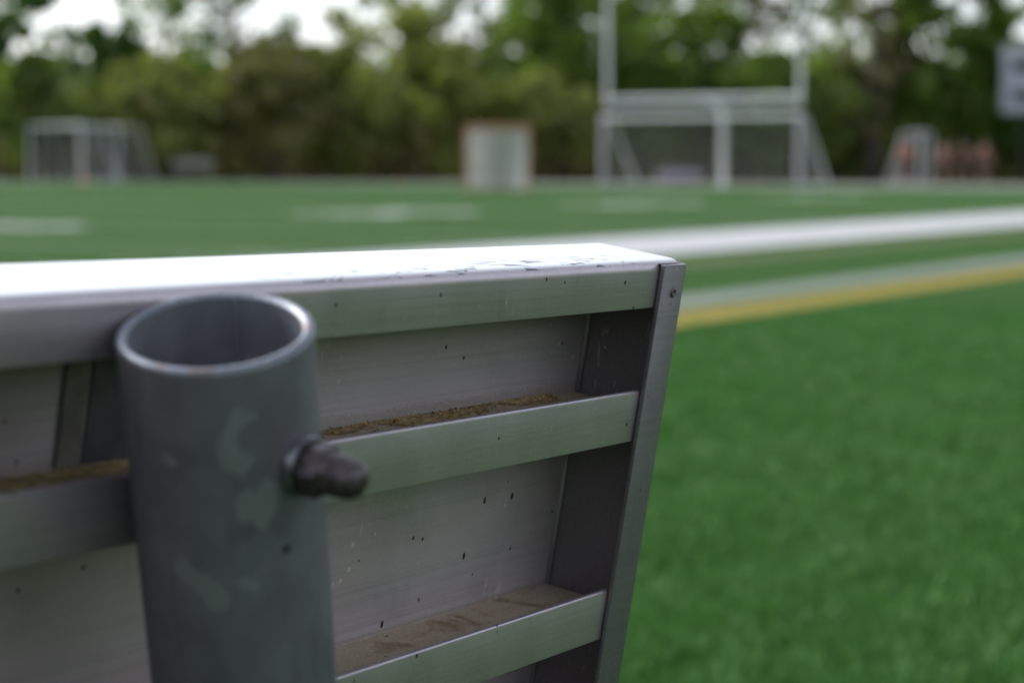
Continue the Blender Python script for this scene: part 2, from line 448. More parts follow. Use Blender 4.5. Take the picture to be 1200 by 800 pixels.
# yard numbers, read from the sideline (strokes in a 1.2 x 1.8 m cell)
SEG = {'a': (0, 1.2, 1.55, 1.8), 'b': (.92, 1.2, .9, 1.8), 'c': (.92, 1.2, 0, .9), 'd': (0, 1.2, 0, .25),
       'e': (0, .28, 0, .9), 'f': (0, .28, .9, 1.8), 'g': (0, 1.2, .78, 1.02), 'i': (.46, .74, 0, 1.8)}
DIG = {'0': 'abcdef', '1': 'i', '2': 'abged', '3': 'abgcd', '4': 'fgbc'}
bm = bmesh.new()
for num, k in (('1', 2), ('2', 4), ('3', 6), ('4', 8)):
    dc = GOAL_LINE - 4.572 * k - (1.15 if num == '4' else 0)
    for ch, off in ((num, -1.75), ('0', .55)):
        used = []
        for s in DIG[ch]:
            x0, x1, y0, y1 = SEG[s]
            if s in 'bcef': y0 += .02; y1 -= .02
            zz = Z1 + (.004 if s in 'adg' else .008)
            # seen from the camera's sideline, left is smaller d, up is away from the camera
            rect(bm, dc + off + x0, dc + off + x1, -20.1 - y1, -20.1 - y0, zz)
tag(link_bm('yard_numbers', bm, num_m), 'white yard numbers painted on the far turf', kind='structure')

# individual blades of the artificial turf near the bench (real pile, 3 to 5 cm high)
def turf_blades():
    n = 330000
    y = .6 + (13.5 - .6) * RNG.random(n) ** 1.15
    x = y * RNG.uniform(-.2, .38, n) + RNG.uniform(-.9, .6, n)
    v = x * NH.x + y * NH.y
    k = (v > -5.05); x, y = x[k], y[k]; n = len(x)
    # tufts: blades gather, and lean together in patches half a hand wide
    cell = .055
    ph = np.floor(x / cell) * 12.9898 + np.floor(y / cell) * 78.233
    h1 = np.modf(np.abs(np.sin(ph) * 43758.5453))[0]; h2 = np.modf(np.abs(np.sin(ph * 1.7 + 3) * 24634.6345))[0]
    pat = .5 + .25 * np.sin(x * 7.1 + 2 * np.sin(y * 3.3)) + .25 * np.sin(y * 6.3 + 2.4 * np.sin(x * 4.7 + 1))
    la = h1 * 2 * PI + RNG.normal(0, .7, n); lean = (.35 + .5 * h2) * RNG.uniform(.4, 1.2, n)
    H = (.020 + .018 * pat + .010 * h2) * RNG.uniform(.7, 1.15, n)
    wd = .0022 + .0011 * y * .33
    aw = RNG.random(n) * 2 * PI
    wx, wy = np.cos(aw) * wd, np.sin(aw) * wd
    tx, ty = x + np.cos(la) * H * lean, y + np.sin(la) * H * lean
    z0 = np.full(n, .0085)
    V = np.stack([np.stack([x - wx, y - wy, z0], 1), np.stack([x + wx, y + wy, z0], 1),
                  np.stack([tx + wx * .6, ty + wy * .6, z0 + H], 1), np.stack([tx - wx * .6, ty - wy * .6, z0 + H], 1)], 1).reshape(-1, 3)
    m, nt, b = new_mat('turf_fibre')
    geo = nt.nodes.new('ShaderNodeNewGeometry')
    c = mix(nt, geo.outputs['Random Per Island'], (.046, .148, .025), (.104, .254, .058))
    big = noise(nt, geo.outputs['Position'], 3.0, 4, .6).outputs['Fac']
    c = mix(nt, math_(nt, 'MULTIPLY', smooth(nt, big, .35, .7), .45), c, (.104, .212, .070))
    L(nt, c, b.inputs['Base Color']); b.inputs['Roughness'].default_value = .5; b.inputs['Specular IOR Level'].default_value = .15
    tr = nt.nodes.new('ShaderNodeBsdfTranslucent'); L(nt, c, tr.inputs['Color'])
    ms = nt.nodes.new('ShaderNodeMixShader'); ms.inputs[0].default_value = .3
    L(nt, b.outputs[0], ms.inputs[1]); L(nt, tr.outputs[0], ms.inputs[2]); L(nt, ms.outputs[0], nt.nodes['Material Output'].inputs['Surface'])
    me = bpy.data.meshes.new('turf_blades')
    me.vertices.add(4 * n); me.vertices.foreach_set('co', V.astype(np.float32).ravel())
    me.loops.add(4 * n); me.loops.foreach_set('vertex_index', np.arange(4 * n, dtype=np.int32))
    me.polygons.add(n); me.polygons.foreach_set('loop_start', np.arange(0, 4 * n, 4, dtype=np.int32))
    me.update(); me.validate(); me.materials.append(m)
    o = bpy.data.objects.new('turf_blades', me); C.objects.link(o)
    tag(o, 'short green pile of the artificial turf beside the bench', 'turf', None, 'stuff')
turf_blades()

# ------------------------------------------------------------------ the bench
BX = Vector((0.50994864, 0.86007279, -0.01507279)); BN = Vector((0.84732238, -0.50525566, -0.16358946)); BU = Vector((0.14831445, -0.07065071, 0.98641335))
BO = Vector((0.08743377, 1.11387447, -0.05229353 + CAM_H))
MB = Matrix(((-BX.x, BN.x, BU.x, BO.x), (-BX.y, BN.y, BU.y, BO.y), (-BX.z, BN.z, BU.z, BO.z), (0, 0, 0, 1)))
ALPHA, PS, PH, PR = R(18.4), -.4229, .0054, .0334
PTOP = BO + BX * PS - BU * PH + BN * (PR + .0006)
PAX = (BU * math.cos(ALPHA) - BX * math.sin(ALPHA)).normalized()     # up the pipe
PFOOT = PTOP - PAX * (PTOP.z / PAX.z)

bench = empty('bench', PFOOT)
tag(bench, 'aluminium bench seen from behind with galvanised pipe post and open ribbed backrest', 'bench')
IB = Matrix.Translation(-PFOOT)
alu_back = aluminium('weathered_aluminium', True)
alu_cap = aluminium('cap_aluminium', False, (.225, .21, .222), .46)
alu_seat = aluminium('seat_aluminium', False)

def in_bench(o, M=MB):
    o.matrix_basis = IB @ M; return o

LEN = 4.57
prof = [(-.0508, .0021, .0035), (-.0008, .0021, .0035), (0, -.0022 - .0196, .0007), (-.0028, -.0218, .0006), (-.0028, -.0012, .0012),
        (-.0480, -.0012, .0015), (-.0480, -.0763, .0012)]
prof[1] = (0, .0021, .0055)
def rib(zc, h0, h1, tw=.0024):
    # comes down the inner wall, out along the web top, T flange, back under the web
    return [(-.0480, -zc, .0012), (-.0028, -zc, .0010), (-.0028, -h0, .0006), (0, -h0, .0015), (0, -h1, .0007), (-.0028, -h1, .0007),
            (-.0028, -zc - tw, .0010), (-.0480, -zc - tw, .0012)]
prof = prof[:6] + rib(.0775, .0645, .0910) + rib(.1824, .1694, .1959) + \
    [(-.0480, -.2445, .0015), (-.0028, -.2445, .001), (-.0028, -.2260, .0006), (0, -.2260, .0007), (0, -.2475, .0035), (-.0508, -.2475, .0035)]
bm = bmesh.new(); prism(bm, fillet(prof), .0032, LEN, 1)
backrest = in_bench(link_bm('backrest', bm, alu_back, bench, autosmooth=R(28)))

# end cap: web plate with flanges folded over the back and the front face
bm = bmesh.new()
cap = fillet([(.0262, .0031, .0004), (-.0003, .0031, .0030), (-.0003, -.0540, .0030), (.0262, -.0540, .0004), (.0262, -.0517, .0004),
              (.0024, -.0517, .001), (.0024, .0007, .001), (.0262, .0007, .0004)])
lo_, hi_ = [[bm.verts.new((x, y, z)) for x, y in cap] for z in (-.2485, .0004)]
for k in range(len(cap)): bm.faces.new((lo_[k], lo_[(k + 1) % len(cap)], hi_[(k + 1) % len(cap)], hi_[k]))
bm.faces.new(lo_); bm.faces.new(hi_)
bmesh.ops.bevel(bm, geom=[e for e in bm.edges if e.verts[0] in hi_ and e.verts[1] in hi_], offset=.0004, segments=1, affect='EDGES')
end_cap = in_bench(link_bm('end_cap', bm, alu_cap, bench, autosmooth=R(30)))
end_cap['label'] = 'darker grey folded end plate with a rivet'
bm = bmesh.new()
MR = Matrix.Translation((.0128, .0031, -.0138)) @ Matrix.Rotation(-PI / 2, 4, 'X')
lathe(bm, [(.0026, 0.0), (.0025, .0005), (.0019, .0009), (.0013, .0008), (.0011, .0001), (0, -.0002)], MR, 20)
rv = link_bm('rivet', bm, simple('rivet_metal', (.12, .12, .12), .5, .7), end_cap, smooth_=True)
# pale sealant bead in the inner corner
bm = bmesh.new()
for z0, z1 in ((-.0015, -.0765), (-.0810, -.1815), (-.186, -.2440)):
    tube(bm, [(.0036, -.0474, z0), (.0036, -.0474, z1)], .0016, 8)
in_bench(link_bm('corner_bead', bm, simple('sealant', (.30, .29, .28), .5, .2), bench, smooth_=True))

# brown grit lying in the gutters
def grit(name, zs, xr, depth, hgt, mat, n, yr=(-.0475, -.0035)):
    bm = bmesh.new()
    nx, ny = 420, 10
    gv = []
    for i in range(nx + 1):
        x = xr[0] + (xr[1] - xr[0]) * (i / nx) ** 1.3
        row = []
        amp = .55 + .45 * math.sin(x * 31) * math.sin(x * 13 + 1)
        for j in range(ny + 1):
            y = yr[0] + (yr[1] - yr[0]) * j / ny * (.50 + .28 * math.sin(x * 47 + 1) + .22 * math.sin(x * 121))
            bank = math.exp(-((j / ny) / .42) ** 2)
            edge = 0 if j == ny else 1
            row.append(bm.verts.new((x, y, zs + .0003 + edge * hgt * bank * (amp * .85 + .28 * random.random()))))
        gv.append(row)
    for i in range(nx):
        for j in range(ny): bm.faces.new((gv[i][j], gv[i + 1][j], gv[i + 1][j + 1], gv[i][j + 1]))
    for _ in range(n):
        x = xr[0] + (xr[1] - xr[0]) * random.random() ** 1.4; y = yr[0] + (yr[1] - yr[0]) * random.random() ** 1.6
        s = random.uniform(.0003, .0009); c = Vector((x, y, zs + hgt * .5 * math.exp(-((y - yr[0]) / .018) ** 2) + s * .6))
        vs = [bm.verts.new(c + Vector((random.gauss(0, 1), random.gauss(0, 1), random.gauss(0, 1))).normalized() * s) for _ in range(4)]
        for q in ((0, 1, 2), (0, 2, 3), (0, 3, 1), (1, 3, 2)): bm.faces.new([vs[k] for k in q])
    o = in_bench(link_bm(name, bm, mat, bench)); o['kind'] = 'stuff'; return o
def grit_mat():
    m, nt, b = new_mat('grit')
    tc = nt.nodes.new('ShaderNodeTexCoord').outputs['Object']
    n1 = noise(nt, tc, 260, 5, .75).outputs['Fac']; n2 = noise(nt, tc, 45, 3, .6).outputs['Fac']
    c = mix(nt, smooth(nt, n1, .35, .7), (.19, .125, .050), (.60, .44, .22))
    c = mix(nt, math_(nt, 'MULTIPLY', smooth(nt, n2, .45, .7), .5), c, (.16, .125, .04))
    L(nt, c, b.inputs['Base Color']); b.inputs['Roughness'].default_value = .95
    bump(nt, b, n1, .8, .002); return m
grit('grit', -.0775, (.034, 1.4), 0, .0017, grit_mat(), 2600, (-.0475, -.030))

# dark flat strip and a paler one on the upper inner wall behind the post
steel_dk = simple('dark_steel', (.085, .085, .09), .5, .5, .3, 60)
bm = bmesh.new(); box(bm, .342, .3885, -.0477, -.0463, -.0752, -.0016, None, .0005)
in_bench(link_bm('dark_strip', bm, steel_dk, bench))
bm = bmesh.new(); box(bm, .3886, .4025, -.0477, -.0464, -.0752, -.0016, None, .0004)
in_bench(link_bm('pale_strip', bm, simple('strip_metal', (.20, .185, .17), .5, .4, .3, 60), bench))

# the pipe post: hollow, cut square, seam inside
ex = (BX - PAX * BX.dot(PAX)).normalized()
cdir = (Vector((0, 0, CAM_H)) - PTOP); cdir = (cdir - PAX * cdir.dot(PAX)).normalized()   # local -Y looks at the photographer's side
px_ = PAX.cross(cdir).normalized(); py_ = -cdir; px_ = py_.cross(PAX)
MP = Matrix(((px_.x, py_.x, PAX.x, PTOP.x), (px_.y, py_.y, PAX.y, PTOP.y), (px_.z, py_.z, PAX.z, PTOP.z), (0, 0, 0, 1)))
plen = (PTOP - PFOOT).length
bm = bmesh.new(); WT = .0037
lathe(bm, [(PR - WT + .0007, -plen), (PR - WT + .0007, -.0004), (PR - .0007, 0), (PR, -.0007), (PR, -.02), (PR, -.15), (PR, -plen)], Matrix.Identity(4), 96)
post = in_bench(link_bm('post', bm, galvanised('galvanised_steel'), bench, autosmooth=R(30)), MP)
bm = bmesh.new()
lathe(bm, [(PR - WT, -plen), (PR - WT, -.0006)], Matrix.Identity(4), 96)
sa = R(75)
tube(bm, [((PR - WT + .0003) * math.cos(sa), (PR - WT + .0003) * math.sin(sa), -.0015), ((PR - WT + .0003) * math.cos(sa), (PR - WT + .0003) * math.sin(sa), -plen)], .0013, 8)
link_bm('inner_wall', bm, simple('sky_lit_zinc', (.185, .19, .215), .5, .3, .25, 40), post, autosmooth=R(30))  # inner colour lightened to stand in for sky light entering the pipe
def rim_mat():
    m, nt, b = new_mat('cut_steel')
    tc = nt.nodes.new('ShaderNodeTexCoord').outputs['Object']
    n = noise(nt, tc, 55, 4, .6).outputs['Fac']; f = noise(nt, tc, 300, 3, .7).outputs['Fac']
    c = mix(nt, smooth(nt, f, .35, .7), (.17, .19, .22), (.27, .285, .32))
    c = mix(nt, smooth(nt, n, .60, .66), c, (.20, .115, .075))
    sp = nt.nodes.new('ShaderNodeSeparateXYZ'); L(nt, tc, sp.inputs[0])
    jx = math_(nt, 'ADD', sp.outputs[0], math_(nt, 'MULTIPLY', math_(nt, 'SUBTRACT', f, .5), .006))
    def near(cx, wd): return math_(nt, 'LESS_THAN', math_(nt, 'ABSOLUTE', math_(nt, 'SUBTRACT', jx, cx)), wd)
    rust = math_(nt, 'MULTIPLY', math_(nt, 'MAXIMUM', near(-.0055, .0038), near(-.0185, .0014)), math_(nt, 'LESS_THAN', sp.outputs[1], -.01))
    c = mix(nt, math_(nt, 'MULTIPLY', rust, .6), c, (.20, .135, .11))
    L(nt, c, b.inputs['Base Color']); b.inputs['Metallic'].default_value = .6; b.inputs['Roughness'].default_value = .42
    bump(nt, b, f, .2, .001); return m
bm = bmesh.new()
lathe(bm, [(PR - WT - .0002, -.0010), (PR - WT + .0010, .0004), (PR - .0010, .0004), (PR - .0002, -.0004), (PR + .0002, -.0016)], Matrix.Identity(4), 96)
link_bm('rim', bm, rim_mat(), post, smooth_=True)['label'] = 'bright cut rim with rust spots'

# bolt through the post
bolt_t = .0425                                     # distance down the post
BC = PTOP - PAX * bolt_t
bz = BN; bx = PAX; by = bz.cross(bx).normalized(); bx = by.cross(bz)
MBO = Matrix(((bx.x, by.x, bz.x, BC.x), (bx.y, by.y, bz.y, BC.y), (bx.z, by.z, bz.z, BC.z), (0, 0, 0, 1)))
bolt_m = simple('zinc_bolt', (.085, .068, .072), .40, .6, .45, 260, 0)
bm = bmesh.new()
lathe(bm, [(0, PR + .0010), (.0046, PR + .0010), (.0046, PR + .0165), (.0040, PR + .0190), (.0026, PR + .0205), (0, PR + .0210)], Matrix.Identity(4), 32)
bolt = in_bench(link_bm('bolt', bm, bolt_m, bench, autosmooth=R(35)), MBO)
bm = bmesh.new()
lathe(bm, [(.005, PR - .0035), (.0102, PR - .0030), (.0106, PR - .0008), (.0102, PR + .0022), (.0098, PR + .0030), (.005, PR + .0031)], Matrix.Identity(4), 40)
link_bm('washer', bm, simple('washer_zinc', (.17, .17, .18), .35, .8, .3, 200), bolt, autosmooth=R(40))
bm = bmesh.new()
hexr = .0100
rings = []
for r_, z_ in ((hexr * .93, PR + .0034), (hexr, PR + .0044), (hexr, PR + .0098), (hexr * .9, PR + .0112)):
    rings.append([bm.verts.new((r_ * math.cos(k * PI / 3 + .3), r_ * math.sin(k * PI / 3 + .3), z_)) for k in range(6)])
for a, b in zip(rings, rings[1:]):
    for k in range(6): bm.faces.new((a[k], a[(k + 1) % 6], b[(k + 1) % 6], b[k]))
bm.faces.new(rings[0][::-1]); bm.faces.new(rings[-1])
lathe(bm, [(.0078, PR + .0110), (.0074, PR + .0116), (.0074, PR + .0180), (.0070, PR + .0212), (.0058, PR + .0238), (.0036, PR + .0254), (0, PR + .0260)], Matrix.Identity(4), 32)
link_bm('nut', bm, bolt_m, bolt, autosmooth=R(35))

# seat on the far side, carried by arms from the posts, and the second post further along
def post_foot_arm(po):
    pass
seat_c = F(0, 0)
dv = Vector((BX.x, BX.y, 0)).normalized(); nv = Vector((dv.y, -dv.x, 0))
s_org = Vector((BO.x, BO.y, 0)) - nv * .42
MS = Matrix(((-dv.x, nv.x, 0, s_org.x), (-dv.y, nv.y, 0, s_org.y), (0, 0, 1, .44), (0, 0, 0, 1)))
bm = bmesh.new()
sp = [(-.125, 0, .004), (.125, 0, .004), (.125, -.045, .001), (.120, -.045, .001), (.120, -.004, .001), (-.120, -.004, .001), (-.120, -.045, .001), (-.125, -.045, .001)]
prism(bm, fillet(sp), .0, LEN)
in_bench(link_bm('seat', bm, alu_seat, bench, autosmooth=R(28)), MS)
bm = bmesh.new()
m1 = PFOOT + PAX * (.41 / PAX.z)
tube(bm, [m1, m1 - nv * .34 + Vector((0, 0, -.010))], .022, 12)
arm = link_bm('seat_arm', bm, simple('galvanised_arm', (.3, .31, .31), .5, .6), bench); arm.matrix_basis = IB

# ------------------------------------------------------------------ goals
pole_m = simple('white_pole', (.72, .71, .72), .4, 0, .08, 3)
grey_m = simple('grey_pole', (.62, .62, .63), .45, 0, .1, 3)
lilac_m = simple('lilac_pad', (.50, .47, .52), .6, 0, .1, 3)
net_m = simple('net_cord', (.30, .30, .29), .8, 0, .1, 3)
white_net_m = simple('white_net_cord', (.62, .62, .59), .8, 0, .1, 3)
orange_m = simple('orange_frame', (.42, .17, .095), .5, 0, .1, 3)

def cords(bm, quads, cell, r):
    """thin flat-sided cords over bilinear patches (a, b, c, d)"""
    for a, b, c, d in quads:
        a, b, c, d = map(Vector, (a, b, c, d))
        nu = max(2, int(max((b - a).length, (c - d).length) / cell)); nv_ = max(2, int(max((d - a).length, (c - b).length) / cell))
        P = lambda u, v: (a * (1 - u) + b * u) * (1 - v) + (d * (1 - u) + c * u) * v
        for i in range(nu + 1): tube(bm, [P(i / nu, 0), P(i / nu, 1)], r, 3, False)
        for j in range(nv_ + 1): tube(bm, [P(0, j / nv_), P(1, j / nv_)], r, 3, False)

def soccer_goal(loc, rz, W, H, D, topd, mat, label, pr=.06, post_mat=None, cell=.13, cr=.003, group='football goals around the field'):
    """local x across the mouth, y into the net"""
    g = tag(empty('soccer_goal', loc, rz), label, 'goal', group)
    for s in (-1, 1):
        bm = bmesh.new(); tube(bm, [(s * W / 2, 0, 0), (s * W / 2, 0, H - pr * .2)], pr, 12)
        link_bm('goal_post', bm, post_mat or mat, g, autosmooth=R(40))
    bm = bmesh.new(); tube(bm, [(-W / 2 - pr, 0, H + .005), (W / 2 + pr, 0, H + .005)], pr, 12)
    link_bm('crossbar', bm, mat, g, autosmooth=R(40))
    for s in (-1, 1):
        bm = bmesh.new(); tube(bm, [(s * W / 2, pr * .5, H), (s * W / 2, topd, H - .05), (s * W / 2, D, .06)], pr * .62, 10)
        link_bm('net_stay', bm, mat, g, autosmooth=R(40))
    bm = bmesh.new(); tube(bm, [(-W / 2, pr, .05), (-W / 2, D, .05), (W / 2, D, .05), (W / 2, pr, .05)], pr * .6, 8)
    link_bm('ground_bar', bm, mat, g, autosmooth=R(40))
    bm = bmesh.new(); x = W / 2
    cords(bm, [((-x, topd, H - .05), (x, topd, H - .05), (x, D, .08), (-x, D, .08)),
               ((-x, .06, H), (x, .06, H), (x, topd, H - .05), (-x, topd, H - .05)),
               ((-x, .06, H), (-x, topd, H - .05), (-x, D, .08), (-x, .06, .08)),
               ((x, .06, H), (x, topd, H - .05), (x, D, .08), (x, .06, .08))], cell, cr)
    n = link_bm('net', bm, net_m, g)
    return g

RZ = -PHI                                           # local +y = along the sideline, +x = across towards the camera side
gc = at(820, 75.0)
def fit_width(px0, px1, depth): return (px1 - px0) / FPX * depth / math.cos(PHI)
Wg = 7.42
g1 = soccer_goal(gc - DH * .15, RZ, Wg, 2.40, 2.6, .55, pole_m,
                 'wide white soccer goal with sloping net stays, under the tall football uprights', .075, lilac_m, .12, .0045)
# football goal: gooseneck, crossbar, uprights
fg = tag(empty('football_goal_post', gc + DH * .05, RZ), 'tall white football goal post with two uprights rising out over the soccer goal', 'goal post')
bm = bmesh.new(); tube(bm, [(-Wg / 2 + .05, 0, 3.05), (Wg / 2 - .05, 0, 3.05)], .078, 14); link_bm('crossbar', bm, pole_m, fg, autosmooth=R(40))
bm = bmesh.new(); tube(bm, [(-Wg / 2 + .05, .004, 2.82), (Wg / 2 - .05, .004, 2.82)], .035, 12); link_bm('lower_brace', bm, grey_m, fg, autosmooth=R(40))
for s in (-1, 1):
    bm = bmesh.new(); tube(bm, [(s * (Wg / 2 - .06), 0, 2.78), (s * (Wg / 2 - .06), 0, 9.1)], .075, 14)
    link_bm('upright', bm, pole_m, fg, autosmooth=R(40))
bm = bmesh.new()
gn = [(0, 1.75, 0), (0, 1.75, 2.0)] + [(0, 1.75 - 1.0 * (1 - math.cos(t)), 2.0 + 1.04 * math.sin(t)) for t in np.linspace(.2, PI / 2, 7)] + [(0, .08, 3.04)]
tube(bm, gn, .115, 14); link_bm('gooseneck', bm, pole_m, fg, autosmooth=R(40))

# lacrosse goal: square orange mouth, net running back to a point
def lacrosse_goal(loc, rz, S, label, frame_m, netm, cell, cr, D=1.9):
    g = tag(empty('lacrosse_goal', loc, rz), label, 'goal', 'lacrosse goals')
    for s in (-1, 1):
        bm = bmesh.new(); tube(bm, [(s * S / 2, 0, 0), (s * S / 2, 0, S)], .052, 10); link_bm('goal_post', bm, frame_m, g, autosmooth=R(40))
    bm = bmesh.new(); tube(bm, [(-S / 2 - .032, 0, S), (S / 2 + .05, 0, S)], .05, 10); link_bm('crossbar', bm, frame_m, g, autosmooth=R(40))
    bm = bmesh.new(); tube(bm, [(-S / 2, .03, .03), (0, D, .03), (S / 2, .03, .03)], .025, 8); link_bm('ground_bar', bm, frame_m, g, autosmooth=R(40))
    bm = bmesh.new(); x = S / 2; t = S - .02
    cords(bm, [((-x, .03, t), (0, .25, t), (0, D, .06), (-x, .03, .06)), ((x, .03, t), (0, .25, t), (0, D, .06), (x, .03, .06))], cell, cr)
    link_bm('net', bm, netm, g)
    return g
lacrosse_goal(at(583, 68), RZ + R(22), 1.95, 'square lacrosse goal with orange frame and dense white net, beside the wide goal', orange_m, white_net_m, .04, .0075)

# left: two portable soccer goals, one behind the other
soccer_goal(at(66, 93), R(-58), 6.2, 2.40, 1.6, .9, grey_m, 'grey portable soccer goal at far left, nearer one of the pair', .055, None, .12, .004)
soccer_goal(at(94, 96), R(-50), 6.9, 2.36, 1.8, 1.1, grey_m, 'grey portable soccer goal at far left, standing behind the nearer one', .055, None, .12, .004)
# right: small grey goal beside the players
soccer_goal(at(1083, 88), R(72), 3.2, 2.05, 1.3, .7, grey_m, 'small grey goal seen edge on beside the group of players', .05, None, .10, .004)

# ------------------------------------------------------------------ players' benches, cones, bag
def team_bench(loc, rz, W, label, mat):
    g = tag(empty('team_bench', loc, rz), label, 'bench', 'benches at the far side')
    bm = bmesh.new(); box(bm, -W / 2, W / 2, -.14, .14, .42, .46, None, .008); link_bm('seat', bm, mat, g)
    bm = bmesh.new(); box(bm, -W / 2, W / 2, .27, .31, .72, .98, None, .008); link_bm('backrest', bm, mat, g)
    for s in (-.8, 0, .8):
        bm = bmesh.new(); x = s * W / 2
        tube(bm, [(x, -.22, .02), (x, .24, .02), (x, .26, .95)], .024, 8); tube(bm, [(x, -.12, .41), (x, .235, .40)], .022, 8); tube(bm, [(x, -.1, .02), (x, -.1, .42)], .022, 8)
        link_bm('leg', bm, mat, g, autosmooth=R(40))
    return g
bench_m = simple('bench_metal', (.26, .25, .25), .45, .2, .1, 4)
team_bench(at(226, 92), R(-6), 1.75, 'low pale bench with backrest between the grey goals and the woods', bench_m)
def cone(loc, h, label):
    g = tag(empty('traffic_cone', loc), label, 'cone', 'training cones')
    bm = bmesh.new(); lathe(bm, [(.14 * h / .45, .03), (.035 * h / .45, h), (.0, h)], Matrix.Identity(4), 20); link_bm('cone_body', bm, orange2_m, g, autosmooth=R(40))
    bm = bmesh.new(); s = .18 * h / .45; box(bm, -s, s, -s, s, 0, .03, None, .006); link_bm('base', bm, orange2_m, g)
orange2_m = simple('orange_plastic', (.60, .09, .03), .5, 0, .1, 3)
red_m = simple('red_plastic', (.55, .05, .05), .5, 0, .1, 3)
cone(at(101, 90), .32, 'red orange training cone in front of the grey goals')
cone(at(468, 84), .18, 'low orange cone at the field edge between the woods and lacrosse goal')
# lilac equipment bag behind the wide goal
bag = tag(empty('equipment_bag', at(797, 86)), 'pale lilac equipment bag lying behind the wide white goal', 'bag')
bm = bmesh.new()
tube(bm, [(-.85, 0, .25), (-.80, 0, .26), (-.4, 0, .28), (0, 0, .27), (.4, 0, .29), (.80, 0, .26), (.85, 0, .25)], [.12, .22, .26, .25, .26, .22, .12], 14)
link_bm('bag_body', bm, simple('bag_cloth', (.22, .19, .25), .8, 0, .2, 6), bag, autosmooth=R(50))
for s in (-1, 1):
    bm = bmesh.new(); tube(bm, [(-.3, s * .1, .5), (-.2, s * .07, .62), (.2, s * .07, .62), (.3, s * .1, .5)], .018, 6); link_bm('strap', bm, steel_dk, bag)

# ------------------------------------------------------------------ scoreboard
sb_loc = at(1238, 93)
sb = tag(empty('scoreboard', sb_loc, RZ * .55), 'pale grey scoreboard with dark panels on posts at the right edge', 'scoreboard')
bm = bmesh.new(); box(bm, -2.4, 2.4, -.16, .16, 2.95, 5.80, None, .02); link_bm('cabinet', bm, simple('board_paint', (.34, .35, .40), .5, 0, .08, 2), sb)
bm = bmesh.new(); box(bm, -2.42, 2.42, -.20, -.165, 5.30, 5.78, None, .01); link_bm('header_panel', bm, simple('header_paint', (.42, .42, .44), .5, 0, .06, 2), sb)
dark_m = simple('display_black', (.03, .03, .04), .3, 0, .2, 5)
for x0, x1, z0, z1 in ((-1.95, -.75, 4.72, 5.18), (.75, 1.95, 4.72, 5.18), (-.55, .55, 4.72, 5.18), (-1.95, -1.0, 3.45, 3.9), (1.0, 1.95, 3.45, 3.9), (-.6, .6, 3.45, 3.9)):
    bm = bmesh.new(); box(bm, x0, x1, -.19, -.163, z0, z1, None, .008); link_bm('display_panel', bm, dark_m, sb)
for s in (-1, 1):
    bm = bmesh.new(); box(bm, s * 1.5 - .06, s * 1.5 + .06, .17, .30, 0, 5.6, None, .01); link_bm('post', bm, simple('post_steel', (.045, .045, .045), .5, .3), sb)

# ------------------------------------------------------------------ people
skin_m = simple('skin', (.36, .22, .16), .55, 0, .08, 10)
hair_m = simple('hair', (.018, .014, .012), .6, 0, .2, 30)
short_m = simple('dark_shorts', (.022, .022, .028), .8, 0, .2, 12)
shoe_m = simple('shoes', (.10, .10, .10), .6, 0, .2, 12)
def skin_mesh(verts, edges, rads, sub=2):
    me = bpy.data.meshes.new('tmp'); me.from_pydata([tuple(v) for v in verts], edges, [])
    o = bpy.data.objects.new('tmp', me); C.objects.link(o)
    o.modifiers.new('s', 'SKIN'); sk = me.skin_vertices[0].data
    for i, r in enumerate(rads):
        sk[i].radius = r if isinstance(r, tuple) else (r, r)
    sk[0].use_root = True
    ss = o.modifiers.new('ss', 'SUBSURF'); ss.levels = sub; ss.render_levels = sub
    dg = bpy.context.evaluated_depsgraph_get()
    out = bpy.data.meshes.new_from_object(o.evaluated_get(dg))
    bpy.data.objects.remove(o); return out
